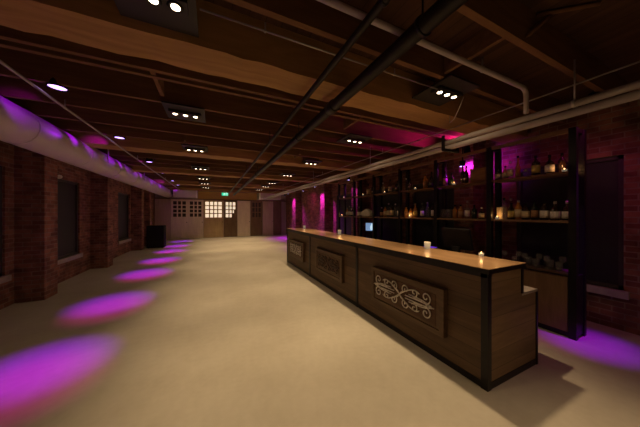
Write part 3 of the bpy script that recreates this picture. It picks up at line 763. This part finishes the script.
# fourth bay
G = 'bottles in the fourth bay'
candle(4.06, 4.68, Z2, 'tea light on the upper shelf, fourth bay', 'tea lights on the shelves')
bottle(XBT, 4.55, Z2, 'tall', 0.34, 0.045, 'glassclear', 'label_cream', 'cap_black', 'clear bottle with cream label right of the tea light, fourth bay upper shelf', G)
bottle(XBT, 4.82, Z2, 'round', 0.30, 0.045, 'glassclear', None, 'cap_silver', 'plain clear bottle left of the tea light, fourth bay upper shelf', G)
bottle(XBT, 4.30, Z2, 'round', 0.28, 0.045, 'glassdark', None, 'cap_black', 'plain dark bottle at right end of fourth bay upper shelf', G)
for q, (yy, hh, gl, lb) in enumerate(((4.24, 0.30, 'glassclear', 'label_white'), (4.36, 0.34, 'glassclear', None), (4.48, 0.33, 'glassdark', 'label_cream'), (4.60, 0.36, 'glassclear', 'label_cream'), (4.73, 0.30, 'glassamber', 'label_cream'), (4.87, 0.26, 'glassdark', 'label_brown'))):
    bottle(XBT, yy, Z1, 'tall' if q % 2 else 'round', hh, 0.045, gl, lb, 'cap_silver' if q % 2 else 'cap_black',
           '%s bottle %s, %s from the right on the fourth bay lower shelf' % ({'glassclear': 'clear', 'glassdark': 'dark', 'glassamber': 'amber'}[gl], 'with %s label' % lb[6:] if lb else 'with no label', ordinal(q)), G)
# fifth bay
candle(4.06, 5.62, Z2, 'tea light on the upper shelf, fifth bay', 'tea lights on the shelves')
bottle(XBT, 5.46, Z2, 'round', 0.33, 0.05, 'glassclear', 'label_cream', 'cap_black', 'clear bottle with cream label, fifth bay upper shelf', 'bottles in the fifth bay')
bottle(XBT, 5.25, Z2, 'round', 0.30, 0.045, 'glassdark', None, 'cap_black', 'plain dark bottle, fifth bay upper shelf', 'bottles in the fifth bay')
bottle(XBT, 5.93, Z1, 'squat', 0.30, 0.06, 'glassclear', 'label_white', 'cap_silver', 'squat clear bottle with white label, fifth bay lower shelf', 'bottles in the fifth bay')
t = thing('folded_cloth', (4.14, 5.55, Z1), 'slumped pale cloth bundle lying on the fifth bay lower shelf', 'cloth')
mb = MB()
bmesh.ops.create_icosphere(mb.bm, subdivisions=3, radius=1.0)
for v in mb.bm.verts:
    nse = 1+0.14*math.sin(5*v.co.x+2)*math.cos(4*v.co.y)+0.08*math.sin(9*v.co.z+3*v.co.y)
    v.co = Vector((v.co.x*0.10*nse, v.co.y*0.26*nse, max(-0.6, v.co.z*nse*(1-0.25*v.co.y))*0.13))
zmin = min(v.co.z for v in mb.bm.verts)
for f in mb.bm.faces: f.smooth = True
mb.xform(Matrix.Translation((4.14, 5.55, Z1-zmin+0.001))); mb.build('cloth_body', 'linen', t)
MB().tube([(4.14, 5.30, Z1+0.03), (4.12, 5.27, Z1+0.03), (4.10, 5.30, Z1+0.05)], 0.012, 6).build('tie', 'linen', t)
# sixth bay
candle(4.06, 6.72, Z2, 'tea light on the upper shelf, sixth and farthest bay', 'tea lights on the shelves')
candle(4.06, 6.86, Z1, 'tea light on the lower shelf, sixth and farthest bay', 'tea lights on the shelves')
for q, (yy, gl, hh) in enumerate(((6.2, 'glassclear', 0.3), (6.34, 'glassdark', 0.33), (6.48, 'glassclear', 0.34), (6.62, 'glassamber', 0.28))):
    bottle(XBT, yy, Z1, 'tall', hh, 0.045, gl, 'label_white', 'cap_silver', '%s bottle, %s from the right on the farthest bay lower shelf' % ({'glassclear': 'clear', 'glassdark': 'dark', 'glassamber': 'amber'}[gl], ordinal(q)), 'bottles in the sixth bay')

# candles on the bar
candle(2.62, 2.17, ZB, 'white votive candle glass standing on the bar top, nearest large one', 'votive candles on the bar', True)
candle(2.73, 1.55, ZB, 'low tea light on the near end of the bar top', 'tea lights on the bar', w=0.08)
candle(2.66, 4.60, ZB, 'votive candle on the bar top near its middle', 'votive candles on the bar', True)
candle(2.62, 6.75, ZB, 'votive candle on the bar top at its far end', 'votive candles on the bar', True)

# till and lit monitor
t = thing('point_of_sale_terminal', (2.90, 1.95, 0.77), 'dark till screen on the work ledge behind the near bar top', 'till')
MB().box(2.80, 2.98, 1.80, 2.10, 0.7705, 0.79, 0.006).build('base', 'blackmat', t)
MB().box(2.87, 2.90, 1.90, 2.00, 0.79, 1.12, 0.004).build('stand', 'blackmat', t)
mb = MB().box(-0.018, 0.018, -0.19, 0.19, -0.14, 0.14, 0.012).xform(Matrix.Translation((2.90, 1.95, 1.22)) @ Matrix.Rotation(-0.25, 4, 'Y'))
mb.build('screen_housing', 'blackmat', t)
t = thing('card_reader', (2.86, 2.32, 0.77), 'small dark card reader with violet edge light behind the bar', 'card reader')
MB().box(2.81, 2.91, 2.24, 2.40, 0.7705, 1.06, 0.008).build('body', 'blackmat', t)
MB().box(2.805, 2.812, 2.24, 2.40, 1.06-0.012, 1.062).box(2.82, 2.90, 2.24, 2.40, 1.061, 1.068).build('indicator_strip', 'glow', t)
t = thing('computer_monitor', (4.08, 5.25, ZCN), 'small monitor with a bright blue screen on the back counter', 'monitor')
MB().box(4.0, 4.16, 5.16, 5.36, ZCN+0.0005, ZCN+0.015, 0.004).build('base', 'blackmat', t)
MB().box(4.07, 4.09, 5.23, 5.28, ZCN+0.015, ZCN+0.24).build('stand', 'blackmat', t)
R = Matrix.Translation((4.05, 5.25, 1.17)) @ Matrix.Rotation(0.75, 4, 'Z')
MB().box(0.0, 0.02, -0.15, 0.15, -0.125, 0.125, 0.006).xform(R).build('housing', 'blackmat', t)
s = MB().box(-0.003, 0.001, -0.135, 0.135, -0.11, 0.11).xform(R).build('screen', 'screen', t)
mb = MB(); mb.prism([(-0.12, -0.08), (-0.01, -0.09), (0.02, -0.02), (-0.03, 0.10), (-0.11, 0.09), (-0.06, 0.0)], -0.005, -0.0035)
mb.xform(R).build('screen_window', 'screenlight', t)

# ------------------------------------------------------------------ exit sign, loudspeaker, wall spotlight
t = thing('exit_sign', (0.68, 15.5, 2.62), 'green lit running figure exit sign hanging before the far header', 'sign')
MB().box(0.48, 0.88, 15.49, 15.53, 2.66, 2.86, 0.006).build('sign_box', 'black', t)
f = MB().box(0.49, 0.87, 15.484, 15.49, 2.67, 2.85).build('sign_face', 'exitgreen', t)
g = MB()
def bar2(g, p, q, r): g.tube([(p[0], 15.481, p[1]), (q[0], 15.481, q[1])], r, 6)
g.lathe([(0, -0.014), (0.014, 0), (0, 0.014)], 0.655, 15.481, 2.826, 10)
bar2(g, (0.65, 2.80), (0.635, 2.75), 0.011); bar2(g, (0.635, 2.75), (0.665, 2.72), 0.008); bar2(g, (0.665, 2.72), (0.655, 2.685), 0.007)
bar2(g, (0.635, 2.75), (0.61, 2.72), 0.008); bar2(g, (0.61, 2.72), (0.575, 2.715), 0.007)
bar2(g, (0.65, 2.80), (0.685, 2.785), 0.006); bar2(g, (0.685, 2.785), (0.70, 2.80), 0.006); bar2(g, (0.65, 2.80), (0.615, 2.79), 0.006); bar2(g, (0.615, 2.79), (0.605, 2.765), 0.006)
bar2(g, (0.74, 2.685), (0.74, 2.835), 0.007); bar2(g, (0.74, 2.835), (0.81, 2.835), 0.007); bar2(g, (0.81, 2.835), (0.81, 2.685), 0.007)
g.build('running_figure', 'exitwhite', t)
for xx in (0.54, 0.82): MB().tube([(xx, 15.51, 2.86), (xx, 15.51, 3.25)], 0.007, 6).build('hanger_rod', 'black', t)

t = thing('loudspeaker', (-2.33, 12.62, 0), 'black floor loudspeaker cabinet beside a brick pier at the left', 'loudspeaker')
MB().box(-2.66, -2.02, 12.33, 12.92, 0.02, 1.0, 0.02).build('cabinet', 'blackmat', t)
MB().box(-2.62, -2.06, 12.318, 12.332, 0.06, 0.96, 0.004).build('grille', 'black', t)
for xx in (-2.6, -2.08):
    for yy in (12.4, 12.85): MB().lathe([(0, 0), (0.02, 0), (0.02, 0.021), (0, 0.021)], xx, yy, 0, 10).build('foot', 'black', t)

HEAD = (-Vector((0.55, -0.75, -0.45))).to_track_quat('Z', 'Y').to_matrix().to_4x4()
t = thing('wall_spotlight', (-3.10, 6.62, 2.42), 'small spotlight on a black arm above the second left window', 'wall light')
MB().box(-3.10, -3.07, 6.56, 6.68, 2.36, 2.48, 0.004).build('wall_plate', 'black', t)
MB().tube([(-3.08, 6.62, 2.42), (-2.96, 6.62, 2.44), (-2.93, 6.64, 2.40)], 0.012, 8).build('arm', 'black', t)
MB().lathe([(0, 0.10), (0.03, 0.095), (0.045, 0.05), (0.055, 0), (0.05, 0), (0.045, 0.01)], 0, 0, 0, 16).xform(
    Matrix.Translation((-2.92, 6.66, 2.32)) @ HEAD).build('lamp_head', 'black', t)
MB().lathe([(0, -0.004), (0.05, 0.004)], 0, 0, 0, 16).xform(
    Matrix.Translation((-2.92, 6.66, 2.32)) @ HEAD).build('lamp_lens', 'linen', t)

# violet uplight on top of the shelving, washing the wall and ceiling behind the second bay
t = thing('violet_uplight', (4.20, 2.62, ZTOP), 'violet lamp on top of the shelves washing the brick and ceiling pink', 'stage light')
MB().box(4.10, 4.30, 2.58, 2.66, ZTOP+0.0005, ZTOP+0.03, 0.004).build('base', 'blackmat', t)
MB().tube([(4.20, 2.62, ZTOP+0.03), (4.22, 2.65, ZTOP+0.16)], 0.055, 16).build('lamp_can', 'blackmat', t)
MB().tube([(4.22, 2.65, ZTOP+0.1605), (4.2203, 2.6505, ZTOP+0.164)], 0.048, 16).build('lamp_lens', 'plens_side', t)
spot('lamp_light', t, (4.22, 2.66, ZTOP+0.19), (3.80, 3.05, 3.25), 42.0, (1.0, 0.02, 0.50), 115, 1.0, 0.03)
t = thing('violet_uplight', (4.34, 2.80, 2.40), 'violet lamp hung behind the second bay lighting the brick through bottles', 'stage light')
MB().tube([(4.34, 2.80, 2.56), (4.34, 2.81, 2.46)], 0.05, 16).build('lamp_can', 'blackmat', t)
MB().tube([(4.34, 2.81, 2.459), (4.34, 2.81, 2.455)], 0.040, 16).build('lamp_lens', 'plens_side', t)
MB().tube([(4.34, 2.80, 2.56), (4.34, 2.80, 3.25)], 0.012, 8).build('stem', 'black', t)
spot('lamp_light', t, (4.34, 2.81, 2.44), (4.85, 2.72, 2.50), 52.0, (0.62, 0.02, 1.0), 104, 1.0, 0.03)
spot('lamp_beam', t, (4.30, 2.82, 2.44), (4.03, 3.10, 1.75), 26.0, VIO, 62, 0.8, 0.02)
